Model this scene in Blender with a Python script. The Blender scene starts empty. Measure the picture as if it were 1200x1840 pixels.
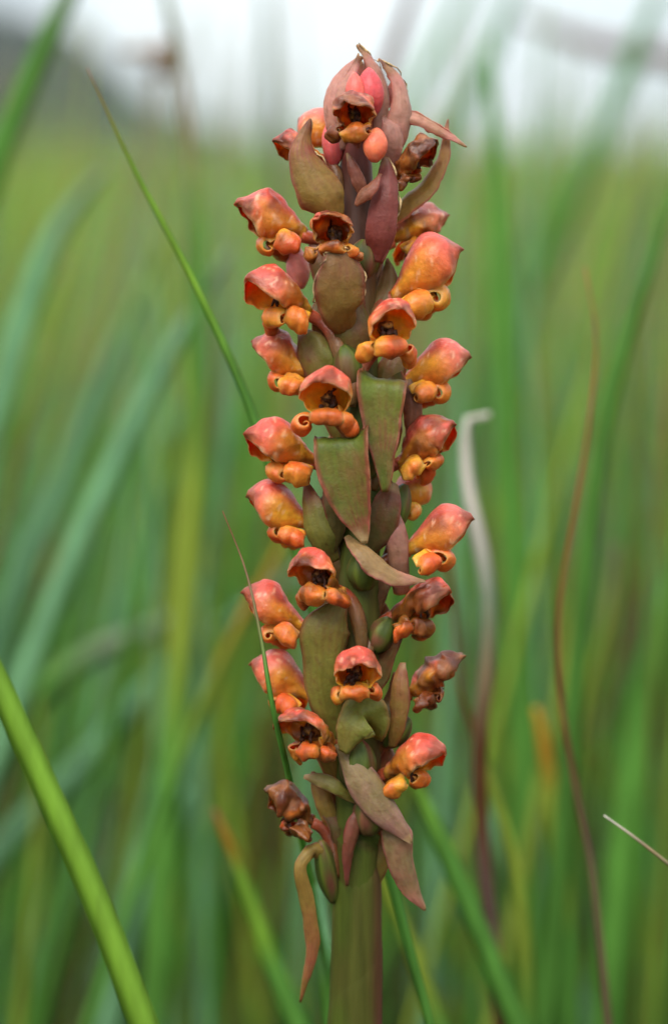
import bpy, math, random
import numpy as np
from mathutils import Vector, Matrix

random.seed(7)
RNG = np.random.default_rng(11)
scene = bpy.context.scene
COL = scene.collection

# ------------------------------------------------------------------ camera
FOC = 4000.0                     # focal length in photograph pixels
DIST = 0.40                      # metres from lens to the flower spike
ALPHA = math.atan(650 / FOC)     # the camera looks down a little: horizon in upper part
CAM = np.array([0.0, -0.40, 0.45])
RIGHT = np.array([1.0, 0, 0])
FWD = np.array([0, math.cos(ALPHA), -math.sin(ALPHA)])
UP = np.array([0, math.sin(ALPHA), math.cos(ALPHA)])
cd = bpy.data.cameras.new('camera')
cam = bpy.data.objects.new('camera', cd)
COL.objects.link(cam)
cam.location = CAM
cam.rotation_euler = (math.pi / 2 - ALPHA, 0, 0)
cd.sensor_fit = 'VERTICAL'
cd.sensor_height = 36
cd.lens = 36 * FOC / 1840
cd.clip_start = 0.01
cd.clip_end = 3000
cd.dof.use_dof = True
cd.dof.focus_distance = 0.3935
cd.dof.aperture_fstop = cd.lens / 12.0
cd.dof.aperture_blades = 0
scene.camera = cam

# ------------------------------------------------------------------ sky and sun (overcast)
SUN_EL, SUN_AZ = math.radians(55), math.radians(205)
world = bpy.data.worlds.new('World')
scene.world = world
world.use_nodes = True
wn, wl = world.node_tree.nodes, world.node_tree.links
wn.clear()
w_out = wn.new('ShaderNodeOutputWorld')
w_bg = wn.new('ShaderNodeBackground')
w_bg.inputs['Strength'].default_value = 0.1
w_sky = wn.new('ShaderNodeTexSky')
w_sky.sky_type = 'NISHITA'
w_sky.sun_disc = False
w_sky.sun_elevation = SUN_EL
w_sky.sun_rotation = SUN_AZ
w_tc = wn.new('ShaderNodeTexCoord')
w_noise = wn.new('ShaderNodeTexNoise')
w_noise.inputs['Scale'].default_value = 5.0
w_noise.inputs['Detail'].default_value = 5.0
w_ramp = wn.new('ShaderNodeValToRGB')
w_ramp.color_ramp.elements[0].position = 0.3
w_ramp.color_ramp.elements[0].color = (2.75, 3.15, 3.5, 1)
w_ramp.color_ramp.elements[1].position = 0.62
w_ramp.color_ramp.elements[1].color = (3.8, 4.15, 4.3, 1)
w_mix = wn.new('ShaderNodeMix')
w_mix.data_type = 'RGBA'
w_mix.inputs['Factor'].default_value = 0.94
wl.new(w_tc.outputs['Generated'], w_noise.inputs['Vector'])
wl.new(w_noise.outputs['Fac'], w_ramp.inputs['Fac'])
wl.new(w_sky.outputs['Color'], w_mix.inputs['A'])
# an overcast sky is brighter overhead than at the horizon (CIE overcast distribution, softened)
w_sep = wn.new('ShaderNodeSeparateXYZ')
wl.new(w_tc.outputs['Generated'], w_sep.inputs['Vector'])
w_el = wn.new('ShaderNodeMapRange')
w_el.inputs['To Min'].default_value = 1.0
w_el.inputs['To Max'].default_value = 3.0
wl.new(w_sep.outputs['Z'], w_el.inputs['Value'])
w_mul = wn.new('ShaderNodeVectorMath')
w_mul.operation = 'SCALE'
wl.new(w_ramp.outputs['Color'], w_mul.inputs[0])
wl.new(w_el.outputs['Result'], w_mul.inputs['Scale'])
wl.new(w_mul.outputs['Vector'], w_mix.inputs['B'])
wl.new(w_mix.outputs['Result'], w_bg.inputs['Color'])
wl.new(w_bg.outputs['Background'], w_out.inputs['Surface'])

sd = bpy.data.lights.new('sun', 'SUN')
sd.energy = 1.5
sd.angle = math.radians(35)
sd.color = (1.0, 0.96, 0.9)
sun = bpy.data.objects.new('sun', sd)
COL.objects.link(sun)
sun.location = (-2, -2, 5)
# the light comes from the side of the camera, high and a little from the left
sun_dir = Vector((math.sin(SUN_AZ) * math.cos(SUN_EL), math.cos(SUN_AZ) * math.cos(SUN_EL), math.sin(SUN_EL)))
sun.rotation_euler = sun_dir.to_track_quat('Z', 'Y').to_euler()

vs = scene.view_settings
vs.view_transform = 'Standard'
vs.look = 'None'
vs.gamma = 1.0
vs.use_curve_mapping = False
vs.exposure = 1.25
scene.cycles.max_bounces = 8
scene.cycles.use_denoising = True

# ------------------------------------------------------------------ helpers
def P(px, py, d):
    """a world point from the photograph's pixel and a distance along the lens axis"""
    return CAM + d * (FWD + RIGHT * (px - 600) / FOC - UP * (py - 920) / FOC)

U = DIST / FOC                   # one photograph pixel at the spike, in metres (0.1 mm)
O0 = CAM + DIST * FWD

def recede(py):
    """the lower stem stands a little farther back than the leaning top"""
    return np.interp(py, [0, 1050, 1500, 1840], [0, 0, 45, 110])

def S(px, py, t=0.0):
    """spike space (right, up, toward the camera), in units of 0.1 mm"""
    t = t - recede(py)
    k = 1 - t / FOC
    return np.array([(px - 600) * k, -(py - 920) * k, t])

BASIS = np.stack([RIGHT, UP, -FWD]) * U     # rows: spike axes in world
def to_world(p):
    return O0 + np.asarray(p) @ BASIS

def vnoise(p, seed=0):
    """value noise, -1..1, for an array of points (...,3)"""
    p = np.asarray(p, float)
    i = np.floor(p).astype(np.int64)
    f = p - i
    f = f * f * (3 - 2 * f)
    out = 0
    for dx in (0, 1):
        for dy in (0, 1):
            for dz in (0, 1):
                h = (i[..., 0] + dx) * 374761393 + (i[..., 1] + dy) * 668265263 + (i[..., 2] + dz) * 2147483647 + seed * 974711
                h = (h ^ (h >> 13)) * 1274126177
                h = (h ^ (h >> 16)) & 0xffff
                w = (f[..., 0] if dx else 1 - f[..., 0]) * (f[..., 1] if dy else 1 - f[..., 1]) * (f[..., 2] if dz else 1 - f[..., 2])
                out = out + w * (h / 32767.5 - 1)
    return out

def vnoise3(p, seed):
    return np.stack([vnoise(p, seed), vnoise(p + 31.7, seed + 1), vnoise(p + 67.3, seed + 2)], -1)

def sstep(a, b, x):
    t = np.clip((x - a) / (b - a), 0, 1)
    return t * t * (3 - 2 * t)

def lerp(a, b, f):
    f = np.asarray(f)[..., None]
    return np.asarray(a) * (1 - f) + np.asarray(b) * f

def spline(xs, ys, x):
    """smooth interpolation through points"""
    xs, ys = np.asarray(xs, float), np.asarray(ys, float)
    x = np.clip(np.asarray(x, float), xs[0], xs[-1])
    m = np.gradient(ys, xs, axis=0)
    k = np.clip(np.searchsorted(xs, x, side='right') - 1, 0, len(xs) - 2)
    h = xs[k + 1] - xs[k]
    t = (x - xs[k]) / h
    if ys.ndim > 1:
        t, h = t[..., None], h[..., None]
    return ((2*t**3 - 3*t**2 + 1) * ys[k] + (t**3 - 2*t**2 + t) * h * m[k]
            + (-2*t**3 + 3*t**2) * ys[k + 1] + (t**3 - t**2) * h * m[k + 1])

def mesh_from(name, verts, faces, cols):
    me = bpy.data.meshes.new(name)
    me.from_pydata([tuple(v) for v in verts], [], faces)
    me.polygons.foreach_set('use_smooth', [True] * len(me.polygons))
    ca = me.color_attributes.new('tint', 'FLOAT_COLOR', 'POINT')
    c4 = np.ones((len(verts), 4))
    c4[:, :3] = np.clip(cols, 0.002, 0.95)
    ca.data.foreach_set('color', c4.ravel())
    me.update()
    return me

def link(name, me, mat, parent=None):
    o = bpy.data.objects.new(name, me)
    COL.objects.link(o)
    if mat and not me.materials:
        me.materials.append(mat)
    if parent:
        o.parent = parent
    return o

def empty(name, loc, parent=None):
    o = bpy.data.objects.new(name, None)
    COL.objects.link(o)
    o.empty_display_size = 0.01
    o.location = loc
    if parent:
        o.parent = parent
    return o

def tag(o, label=None, cat=None, group=None, kind=None):
    for k, v in (('label', label), ('category', cat), ('group', group), ('kind', kind)):
        if v:
            o[k] = v
    return o

def shell(X, c_out, c_in, th):
    """a thin closed sheet from a grid of points (nu,nv,3): both skins and the rim"""
    nu, nv = X.shape[:2]
    n = np.cross(np.gradient(X, axis=0), np.gradient(X, axis=1))
    n /= np.linalg.norm(n, axis=-1, keepdims=True) + 1e-12
    e = np.ones((nu, nv))
    e[0] = e[-1] = 0.35
    e[:, 0] = e[:, -1] = 0.35
    off = n * (th / 2 * e)[..., None]
    V = np.concatenate([(X + off).reshape(-1, 3), (X - off).reshape(-1, 3)])
    C = np.concatenate([np.broadcast_to(c_out, X.shape).reshape(-1, 3), np.broadcast_to(c_in, X.shape).reshape(-1, 3)])
    N = nu * nv
    F = []
    for i in range(nu - 1):
        for j in range(nv - 1):
            a, b, c, d = i*nv + j, (i+1)*nv + j, (i+1)*nv + j+1, i*nv + j+1
            F.append((a, b, c, d))
            F.append((N+d, N+c, N+b, N+a))
    ring = [(0, j) for j in range(nv)] + [(i, nv-1) for i in range(1, nu)] + \
           [(nu-1, j) for j in range(nv-2, -1, -1)] + [(i, 0) for i in range(nu-2, 0, -1)]
    for q in range(len(ring)):
        a = ring[q][0]*nv + ring[q][1]
        b = ring[(q+1) % len(ring)][0]*nv + ring[(q+1) % len(ring)][1]
        F.append((a, b, N+b, N+a))
    return V, F, C

def tube(C, r, cols, n=14, flat=None):
    """a closed round tube along points C"""
    C = np.asarray(C, float)
    m = len(C)
    T = np.gradient(C, axis=0)
    T /= np.linalg.norm(T, axis=1, keepdims=True)
    ref = np.array([0.03, 0.02, 1.0])
    A = np.cross(T, ref); A /= np.linalg.norm(A, axis=1, keepdims=True)
    B = np.cross(A, T)
    th = np.linspace(0, 2*math.pi, n, endpoint=False)
    r = np.broadcast_to(np.asarray(r, float).reshape(m, -1), (m, n))
    V = C[:, None] + r[..., None] * (A[:, None]*np.cos(th)[None, :, None] + B[:, None]*np.sin(th)[None, :, None])
    F = []
    for i in range(m-1):
        for j in range(n):
            k = (j+1) % n
            F.append((i*n+j, i*n+k, (i+1)*n+k, (i+1)*n+j))
    F.append(tuple(range(n-1, -1, -1)))
    F.append(tuple((m-1)*n + j for j in range(n)))
    cc = np.broadcast_to(np.asarray(cols).reshape(m, -1, 3), (m, n, 3))
    return V.reshape(-1, 3), F, cc.reshape(-1, 3)

def srgb(r, g, b):
    c = np.array([r, g, b]) / 255.0
    return np.where(c <= 0.04045, c / 12.92, ((c + 0.055) / 1.055) ** 2.4)

# ------------------------------------------------------------------ materials
def plant_material(name, rough, trans, sss, scale, vary, bump, spec=0.4, streak=False):
    m = bpy.data.materials.new(name)
    m.use_nodes = True
    nt = m.node_tree
    n, l = nt.nodes, nt.links
    n.clear()
    out = n.new('ShaderNodeOutputMaterial')
    p = n.new('ShaderNodeBsdfPrincipled')
    at = n.new('ShaderNodeAttribute'); at.attribute_name = 'tint'
    tc = n.new('ShaderNodeTexCoord')
    mp = n.new('ShaderNodeMapping')
    if streak:
        mp.inputs['Scale'].default_value = (1, 1, 0.08)
    nz = n.new('ShaderNodeTexNoise'); nz.inputs['Scale'].default_value = scale; nz.inputs['Detail'].default_value = 6
    l.new(tc.outputs['Object'], mp.inputs['Vector']); l.new(mp.outputs['Vector'], nz.inputs['Vector'])
    rp = n.new('ShaderNodeMapRange')
    rp.inputs['From Min'].default_value = 0.3; rp.inputs['From Max'].default_value = 0.7
    rp.inputs['To Min'].default_value = 1 - vary; rp.inputs['To Max'].default_value = 1 + vary
    l.new(nz.outputs['Fac'], rp.inputs['Value'])
    mu = n.new('ShaderNodeVectorMath'); mu.operation = 'SCALE'
    l.new(at.outputs['Color'], mu.inputs[0]); l.new(rp.outputs['Result'], mu.inputs['Scale'])
    l.new(mu.outputs['Vector'], p.inputs['Base Color'])
    p.subsurface_method = 'RANDOM_WALK'
    p.inputs['Roughness'].default_value = rough
    p.inputs['Specular IOR Level'].default_value = spec
    if sss:
        p.inputs['Subsurface Weight'].default_value = sss
        p.inputs['Subsurface Radius'].default_value = (1.0, 0.45, 0.2)
        p.inputs['Subsurface Scale'].default_value = 0.0012
    if bump:
        nb = n.new('ShaderNodeTexNoise'); nb.inputs['Scale'].default_value = scale * 2.2; nb.inputs['Detail'].default_value = 4
        l.new(mp.outputs['Vector'], nb.inputs['Vector'])
        bp = n.new('ShaderNodeBump'); bp.inputs['Strength'].default_value = bump; bp.inputs['Distance'].default_value = 0.0004
        l.new(nb.outputs['Fac'], bp.inputs['Height']); l.new(bp.outputs['Normal'], p.inputs['Normal'])
    if trans:
        tr = n.new('ShaderNodeBsdfTranslucent')
        l.new(mu.outputs['Vector'], tr.inputs['Color'])
        mx = n.new('ShaderNodeMixShader'); mx.inputs['Fac'].default_value = trans
        l.new(p.outputs['BSDF'], mx.inputs[1]); l.new(tr.outputs['BSDF'], mx.inputs[2])
        l.new(mx.outputs['Shader'], out.inputs['Surface'])
    else:
        l.new(p.outputs['BSDF'], out.inputs['Surface'])
    return m

M_PETAL = plant_material('petal', 0.36, 0.12, 0.75, 700, 0.18, 0.4, 0.32)
M_BRACT = plant_material('bract', 0.42, 0.15, 0.35, 900, 0.12, 0.3, 0.2)
M_STEM = plant_material('stem', 0.5, 0.0, 0.1, 500, 0.3, 0.35, 0.18, True)
M_DRY = plant_material('withered', 0.6, 0.0, 0.0, 900, 0.4, 0.6, 0.3)
M_BLADE = plant_material('grass_blade', 0.5, 0.4, 0.0, 300, 0.2, 0.15, 0.15, True)
M_MEADOW = plant_material('meadow_grass', 0.6, 0.36, 0.0, 60, 0.15, 0.0, 0.08)
M_CROWN = plant_material('tree_leaves', 0.6, 0.2, 0.0, 2, 0.3, 0.0)
M_BARK = plant_material('bark', 0.8, 0.0, 0.0, 4, 0.3, 0.0)

def ground_material(name, c1, c2, sc):
    m = bpy.data.materials.new(name); m.use_nodes = True
    n, l = m.node_tree.nodes, m.node_tree.links
    p = n['Principled BSDF']
    nz = n.new('ShaderNodeTexNoise'); nz.inputs['Scale'].default_value = sc; nz.inputs['Detail'].default_value = 8
    tc = n.new('ShaderNodeTexCoord'); l.new(tc.outputs['Object'], nz.inputs['Vector'])
    rp = n.new('ShaderNodeValToRGB')
    rp.color_ramp.elements[0].position = 0.35; rp.color_ramp.elements[0].color = (*c1, 1)
    rp.color_ramp.elements[1].position = 0.65; rp.color_ramp.elements[1].color = (*c2, 1)
    l.new(nz.outputs['Fac'], rp.inputs['Fac']); l.new(rp.outputs['Color'], p.inputs['Base Color'])
    p.inputs['Roughness'].default_value = 0.9
    return m
M_GROUND = ground_material('ground', (0.035, 0.05, 0.015), (0.09, 0.1, 0.035), 1.3)
M_HILL = ground_material('hill', (0.010, 0.016, 0.012), (0.026, 0.034, 0.022), 0.06)

# ------------------------------------------------------------------ ground, hill
def ground_sheet():
    xs = np.concatenate([-np.geomspace(900, 0.5, 40), [0], np.geomspace(0.5, 900, 40)])
    ys = np.concatenate([[-60, -20, -6, -2], np.linspace(-1, 3, 9), np.geomspace(4, 1500, 50)])
    Xg, Yg = np.meshgrid(xs, ys, indexing='ij')
    r = np.hypot(Xg, Yg)
    Z = vnoise(np.stack([Xg * 0.05, Yg * 0.05, Xg * 0], -1), 3) * 0.25 * sstep(8, 60, r) - 0.15 * sstep(8, 60, r)
    V = np.stack([Xg, Yg, Z], -1)
    nu, nv = Xg.shape
    F = [(i*nv+j, (i+1)*nv+j, (i+1)*nv+j+1, i*nv+j+1) for i in range(nu-1) for j in range(nv-1)]
    return tag(link('ground', mesh_from('ground', V.reshape(-1, 3), F, np.full((nu*nv, 3), 0.1)), M_GROUND), kind='structure')
ground_sheet()

def hill():
    # a low dark wooded rise beyond the meadow, falling away to the right
    xs = np.linspace(-150, -10, 60); ys = np.linspace(0, 1, 24)
    Xg, Tg = np.meshgrid(xs, ys, indexing='ij')
    prof = spline([-150, -90, -66, -56, -48, -40, -30, -20, -10], [29, 30, 28, 26, 21, 13, 7, 2.4, -1.5], Xg)
    Yg = 380 + Tg * 160
    Z = prof * np.sin(np.pi * Tg) ** 0.8 - 0.4
    Z = Z + vnoise(np.stack([Xg * 0.25, Yg * 0.12, Xg * 0], -1), 5) * 3.0 * np.sin(np.pi * Tg)
    V = np.stack([Xg, Yg, Z], -1); nu, nv = Xg.shape
    F = [(i*nv+j, (i+1)*nv+j, (i+1)*nv+j+1, i*nv+j+1) for i in range(nu-1) for j in range(nv-1)]
    tag(link('hill', mesh_from('hill', V.reshape(-1, 3), F, np.full((nu*nv, 3), 0.1)), M_HILL), kind='structure')
hill()

# ------------------------------------------------------------------ the orchid
STEM_X = [(0, 640), (250, 640), (500, 642), (800, 645), (1200, 646), (1500, 642), (1700, 640), (1840, 637), (2000, 634), (2600, 630)]
def stem_x(py):
    return np.interp(py, [a for a, b in STEM_X], [b for a, b in STEM_X])

# points down the stem: spike space, then straight down to the ground
pys = np.concatenate([np.linspace(170, 1840, 80), np.linspace(1900, 2300, 8)])
stem_c = np.array([S(stem_x(y), y, 0) for y in pys])
stem_w = to_world(stem_c)
last = stem_w[-1]
tail = np.linspace(last[2], -0.01, 12)[1:]
stem_w = np.concatenate([stem_w, [[last[0], last[1] + 0.004, z] for z in tail]])
ROOT = np.array([stem_w[-1][0], stem_w[-1][1], 0.0])
orchid = empty('orchid', ROOT)
tag(orchid, 'tall orchid spike of pink and orange hooded flowers with rolled petals in the meadow', 'flower')

def place(name, spike_pts, faces, cols, mat, parent, origin):
    """link a mesh whose points are in spike space; origin in world"""
    w = to_world(spike_pts) - origin
    o = link(name, mesh_from(name, w, faces, cols), mat, parent)
    base = np.array(parent.matrix_world.translation) if parent else np.zeros(3)
    return o

GREEN = np.array([0.13, 0.165, 0.022]); DKGREEN = np.array([0.055, 0.08, 0.014])
PURPLE = np.array([0.225, 0.055, 0.042]); BROWN = np.array([0.11, 0.045, 0.018]); STRAW = np.array([0.45, 0.3, 0.14])

# stem
r = np.interp(pys, [170, 300, 420, 700, 1200, 1600, 1700, 1840, 2300], [16, 29, 33, 36, 40, 42, 44, 46, 48])
r = np.concatenate([r, np.full(11, 50)]) * U
n = 20
th = np.linspace(0, 2*np.pi, n, endpoint=False)
A = np.linspace(0, 1, len(r))[:, None] + 0*th
allpy = np.concatenate([pys, np.linspace(2350, 5000, 11)])[:, None] + 0*th
side = np.cos(th)[None] + 0*A
nz = vnoise(np.stack([np.cos(th)*1.5 + 0*A, np.sin(th)*1.5 + 0*A, allpy*0.006], -1), 4)
cols = lerp(GREEN*.4, PURPLE * 0.4, np.clip(0.0 + 0.6*nz + 0.3*np.abs(side)*sstep(1500, 1700, allpy), 0, 1))
cols = lerp(cols, PURPLE * 0.6, sstep(800, 250, allpy))
cols = lerp(cols, np.array([.05, .024, .016]), .85*sstep(270, 330, allpy + 25*nz)*sstep(520, 420, allpy))
rr = r[:, None] * (1 + 0.05 * vnoise(np.stack([np.cos(th)*2 + 0*A, np.sin(th)*2 + 0*A, allpy*0.01], -1), 8))
V, F, C = tube(stem_w - ROOT, rr, cols, n)
link('stem', mesh_from('stem', V, F, C), M_STEM, orchid)

def local(spike_pts):
    return to_world(spike_pts) - ROOT

# sheathing leaf round the lower stem, its top edge slanting
def sheath(level, slope, grow, low):
    nu, nv = 40, 26
    u = np.linspace(0, 1, nu)[:, None] + np.zeros((1, nv))
    v = np.linspace(-1, 1, nv)[None] + np.zeros((nu, 1))
    ang = v * 2.9 + 0.5                                  # opening at the back
    top = level - slope*v + 7*np.sin(v*5 + level)                # rises to the right edge
    py = low + (top - low) * u
    R = np.interp(py, [1580, 1700, 1840, 2350], [45, 47, 49, 54]) + grow + .4*v - 5*sstep(.90, 1, u)
    X = np.stack([stem_x(py) - 600 + R*np.sin(ang), -(py - 920) + 0*R, R*np.cos(ang) - recede(py)], -1)
    X[..., 0] *= 1 + recede(py) / FOC; X[..., 1] *= 1 + recede(py) / FOC
    nzz = vnoise(np.stack([ang*1.5, py*0.008, ang*0], -1), 21)
    c = lerp(GREEN*.42, PURPLE*0.42, np.clip(sstep(0.45, 1.0, np.sin(ang)) * 0.9 + 0.3*nzz, 0, 1))
    c = lerp(c, STRAW*0.6, 0.0*u)
    R = R + 0
    V, F, C = shell(X, c, c, .5)
    link('leaf_sheath', mesh_from('leaf_sheath', local(V), F, C), M_STEM, orchid)
sheath(1685, 135, 0, 2350)
sheath(1548, 22, -1.2, 1900)

# ---- a flower: hood, three rolled petals, column, stalk
PINK = srgb(218, 104, 94); RED = srgb(204, 78, 60); ORANGE = srgb(222, 108, 46); YEL = srgb(236, 166, 52)
PALE = srgb(235, 175, 135); DK = srgb(90, 45, 25); BLK = srgb(42, 22, 14)
T_ = [0, .15, .35, .55, .70, .82, .91, .97, 1]
R_ = [.085, .13, .245, .35, .37, .325, .23, .115, .015]
THS_ = [178, 178, 174, 156, 142, 133, 126, 118, 105]      # seen from the side
THF_ = [178, 178, 150, 116, 102, 95, 88, 78, 66]        # gaping towards the camera

def flower(hx, hy, t, phi, eps, s, wither, base, seed, roll=0, curl=1.0, blush=0.0, opening=1.0, lobes=(1, 1, 1), label=None, knee=0.5):
    rg = np.random.default_rng(seed * 13 + 5)
    ph, ep, ro = math.radians(phi), math.radians(eps), math.radians(roll)
    ax = np.array([math.sin(ph)*math.cos(ep), math.sin(ep), math.cos(ph)*math.cos(ep)])
    upv = np.array([0, 1.0, 0]); zz = upv - ax*upv.dot(ax); zz /= np.linalg.norm(zz)
    yy = np.cross(zz, ax)
    yy, zz = yy*math.cos(ro) + zz*math.sin(ro), zz*math.cos(ro) - yy*math.sin(ro)
    Bf = np.stack([ax, yy, zz]) * s
    anchor = S(hx, hy, t)
    org = anchor - np.array([.55, 0, .08]) @ Bf            # base of the hood tube
    ow = to_world(org)
    fe = empty('flower', tuple(ow - ROOT), orchid)
    if label:
        fe['label'] = label
    def put(name, X, faces, cols, mat):
        X = np.asarray(X).reshape(-1, 3)
        link(name, mesh_from(name, to_world(org + X @ Bf) - ow, faces, np.clip(cols, .002, 1)**1.13*np.array([1.0, 1.06, .95])), mat, fe)
    w = wither
    crumple = 0.03 + 0.145 * w
    def rough(X, k=1.0):
        return X + vnoise3(X*2.4 + seed*3.1, seed)*(0.03 + .06*w)*k + vnoise3(X*6.5 + seed, seed+50)*crumple*0.42*k + vnoise3(X*14 + seed, seed+53)*crumple*0.14*k
    def age(c, X, extra=0.0):
        """brown patches of withering"""
        nn = vnoise(X*3.2 + seed*5, seed+9)*0.5 + vnoise(X*9 + seed, seed+17)*0.3
        f = sstep(0.55 - 0.95*w, 0.85 - 0.6*w, nn + extra + 0.25*w)
        c = lerp(c, lerp(DK, srgb(158, 100, 52), np.clip(.22 - .15*w + .8*vnoise(X*5 + 3, seed+18), 0, 1)), f * (0.55 + 0.42*w))
        g = sstep(0.42, 0.55, vnoise(X*8 + 40 + seed, seed+23))
        return lerp(c, PALE*0.9, g*0.14)
    # hood
    nu, nv = 34, 33
    u = np.linspace(0, 1, nu)[:, None] + np.zeros((1, nv)); v = np.linspace(-1, 1, nv)[None] + np.zeros((nu, 1))
    R = spline(T_, R_, u); gape = sstep(.25, .8, math.cos(ph)); tm = np.radians(spline(T_, THS_, u)*(1 - gape) + spline(T_, THF_, u)*gape)
    tm = tm * (1 + 0.06*np.sin(u*7 + seed))
    a = v * tm
    wid = rg.uniform(0.9, 1.08); hgt = rg.uniform(0.9, 1.05) * (1 - .2*w)
    keel = 1 + 0.10*np.exp(-(a/0.28)**2)*sstep(.25, .7, u)
    zc = 0.10*np.sin(np.pi*u) + rg.uniform(.02, .16)*u**2 + .03*sstep(.9, 1, u)
    flare = 1 + 0.06*opening*sstep(.5, .85, u)*sstep(.6, 1, np.abs(v))
    X = np.stack([u*1.02 + .05*np.cos(a)*sstep(.6, 1, u) + .05*sstep(.93, 1, u), R*wid*np.sin(a)*flare, zc + R*hgt*np.cos(a)*keel], -1)
    # thin wavy margin
    marg = sstep(.75, 1, np.abs(v))*sstep(.35, .55, u)
    X = X + (np.sin(u*31 + seed + np.sign(v))*.010*marg*(1 + 4*w))[..., None]*np.stack([0*u, np.sign(v), -.6 + 0*u], -1)
    X = rough(X)
    deg = np.degrees(np.abs(a))
    low = np.clip(sstep(32, 84, deg + 12*vnoise(X*2.5+seed, seed+3))*sstep(0.90, .5, u) + 0.5*sstep(.35, .0, u)*sstep(40, 120, deg), 0, 1)
    top = lerp(PINK, RED, np.clip(.40 + .45*vnoise(X*2.2 + 7, seed+1) + .25*np.cos(a*2), 0, 1))
    top = lerp(top, srgb(214, 112, 100), blush)
    c = lerp(top, lerp(srgb(224, 130, 52), YEL, np.clip(.55 + .5*vnoise(X*2.5 + 21, seed+2), 0, 1)), low*0.95)
    c = c*(1 - .10*(.5 + .5*np.sin(a*13 + 2*vnoise(X*3, seed+5))))[..., None]
    c = lerp(c, srgb(225, 120, 70), 0.35*sstep(.45, .75, np.abs(v)))
    dark = sstep(.15, .5, vnoise(X*np.array([2.0, 2.6, 3.0]) + 11 + seed, seed+30))*sstep(20, 45, deg)*sstep(105, 75, deg)*sstep(.3, .5, u)*sstep(.98, .7, u)
    c = lerp(c, srgb(128, 46, 36), dark*.65)
    fleck = sstep(.55, .66, vnoise(X*17 + seed*2, seed+31))
    c = lerp(c, srgb(240, 185, 160), fleck*.5)
    tipb = sstep(.86, .97, u + 0.10*vnoise(X*7, seed+4))
    c = lerp(c, srgb(122, 62, 34), tipb*.75)
    rim = sstep(.90, 1.0, np.abs(v))*sstep(.38, .55, u)
    c = lerp(c, srgb(240, 178, 138), rim*.75)
    c = age(c, X, 0.35*w*sstep(.5, 1, u))
    ci = lerp(srgb(228, 122, 62), YEL, sstep(.85, .4, u + .12*vnoise(X*4, seed+6)))
    ci = lerp(ci, srgb(205, 78, 40), sstep(.72, 1.0, u)*.8)
    ci = age(ci, X, 0.4*w)
    V, F, C = shell(X, c, ci, 0.020)
    put('hood', V, F, C, M_PETAL)
    # rolled petals: left, middle, right
    for k, (yaw, y0, x0) in enumerate(((66, .23, .22), (0, 0, .35), (-66, -.23, .22))):
        if not lobes[k]:
            continue
        yaw = math.radians(yaw + rg.uniform(-14, 14))
        nu2, nv2 = 34, 13
        u = np.linspace(0, 1, nu2)[:, None] + np.zeros((1, nv2)); v = np.linspace(-1, 1, nv2)[None] + np.zeros((nu2, 1))
        r0 = rg.uniform(.155, .21)*curl*(1 - .3*w); turns = rg.uniform(400, 500)*(.75 + .25*curl)
        lead = 0.30; drop = rg.uniform(.0, .06)
        ang = math.radians(100) - np.radians(turns)*np.clip((u - lead)/(1 - lead), 0, 1)
        rad = r0*(1 - 0.84*np.clip((u - lead - .16)/(.84 - lead), 0, 1)**.85)
        rnd = rg.uniform(.46, .70); fold_n = rg.uniform(5, 9); fold_p = rg.uniform(0, 6)
        rad = rad*(1 - rnd*np.abs(v)**2.8)*(1 + .09*np.sin(v*fold_n + fold_p)*sstep(.3, .55, u)) + .03*sstep(.8, 1, u)*np.sin(v*11 + fold_p)
        out = rg.uniform(.10, .18)
        lx = np.where(u < lead, out*u/lead - .02 + r0*math.cos(math.radians(100))*(u/lead), out - .02 + rad*np.cos(ang))
        lz = np.where(u < lead, r0*math.sin(math.radians(100))*(u/lead) * (1 - rnd*np.abs(v)**2.8) - .03, rad*np.sin(ang) - .03)
        wd = spline([0, .3, .55, .8, 1], [.19, .20, .21, .19, .11], u) * rg.uniform(.88, 1.08)*(1 + (.35*gape if k == 1 else 0))*(1 - .2*w)
        crease = -0.012*np.exp(-(v/.12)**2)*sstep(.2, .4, u)
        ly = v*wd
        lz = lz + ly*(rg.uniform(-.16, .16) + (-.22, 0, .22)[k])
        X = np.stack([x0 + .07*gape + (lx + crease)*math.cos(yaw) - ly*math.sin(yaw), y0 + (lx + crease)*math.sin(yaw) + ly*math.cos(yaw), -.185 + .05*gape - drop + (.15 + drop)*sstep(lead, 0, u) + lz - rg.uniform(0, .05)], -1)
        X = rough(X, 1.0)
        c = lerp(ORANGE, srgb(240, 172, 66), np.clip(.36 + .7*vnoise(X*2.5 + seed, seed+60+k) - .2*blush, 0, 1))
        c = lerp(c, srgb(198, 80, 44), .42*sstep(.30, .45, u)*sstep(.75, .5, u)*(1 - .6*np.abs(v)**2))
        c = lerp(c, YEL, .75*sstep(.30, .08, u))
        c = lerp(c, srgb(205, 82, 48), np.clip(sstep(.0, .5, vnoise(X*3.3 + 9, seed+70+k))*.45, 0, 1))
        c = lerp(c, srgb(236, 165, 105), .5*sstep(.8, 1, np.abs(v)))
        c = lerp(c, srgb(170, 66, 36), .25*np.exp(-(v/.10)**2)*sstep(.25, .5, u))
        c = age(c, X, (0.25 if rg.random() < .4 else 0)*w + .25*w*sstep(.6, 1, u))
        V, F, C = shell(X, c, c*.92, 0.02)
        put('petal', V, F, C, M_PETAL)
    # column with its shrivelled stigma inside the hood
    nu3, nv3 = 16, 16
    u = np.linspace(0, 1, nu3); ang = np.linspace(0, 2*np.pi, nv3, endpoint=False)
    cen = np.stack([.28 + .30*u, 0*u + rg.uniform(-.03, .03), .02 + .20*np.sin(u*2.0) - .10*u], -1)
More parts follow.
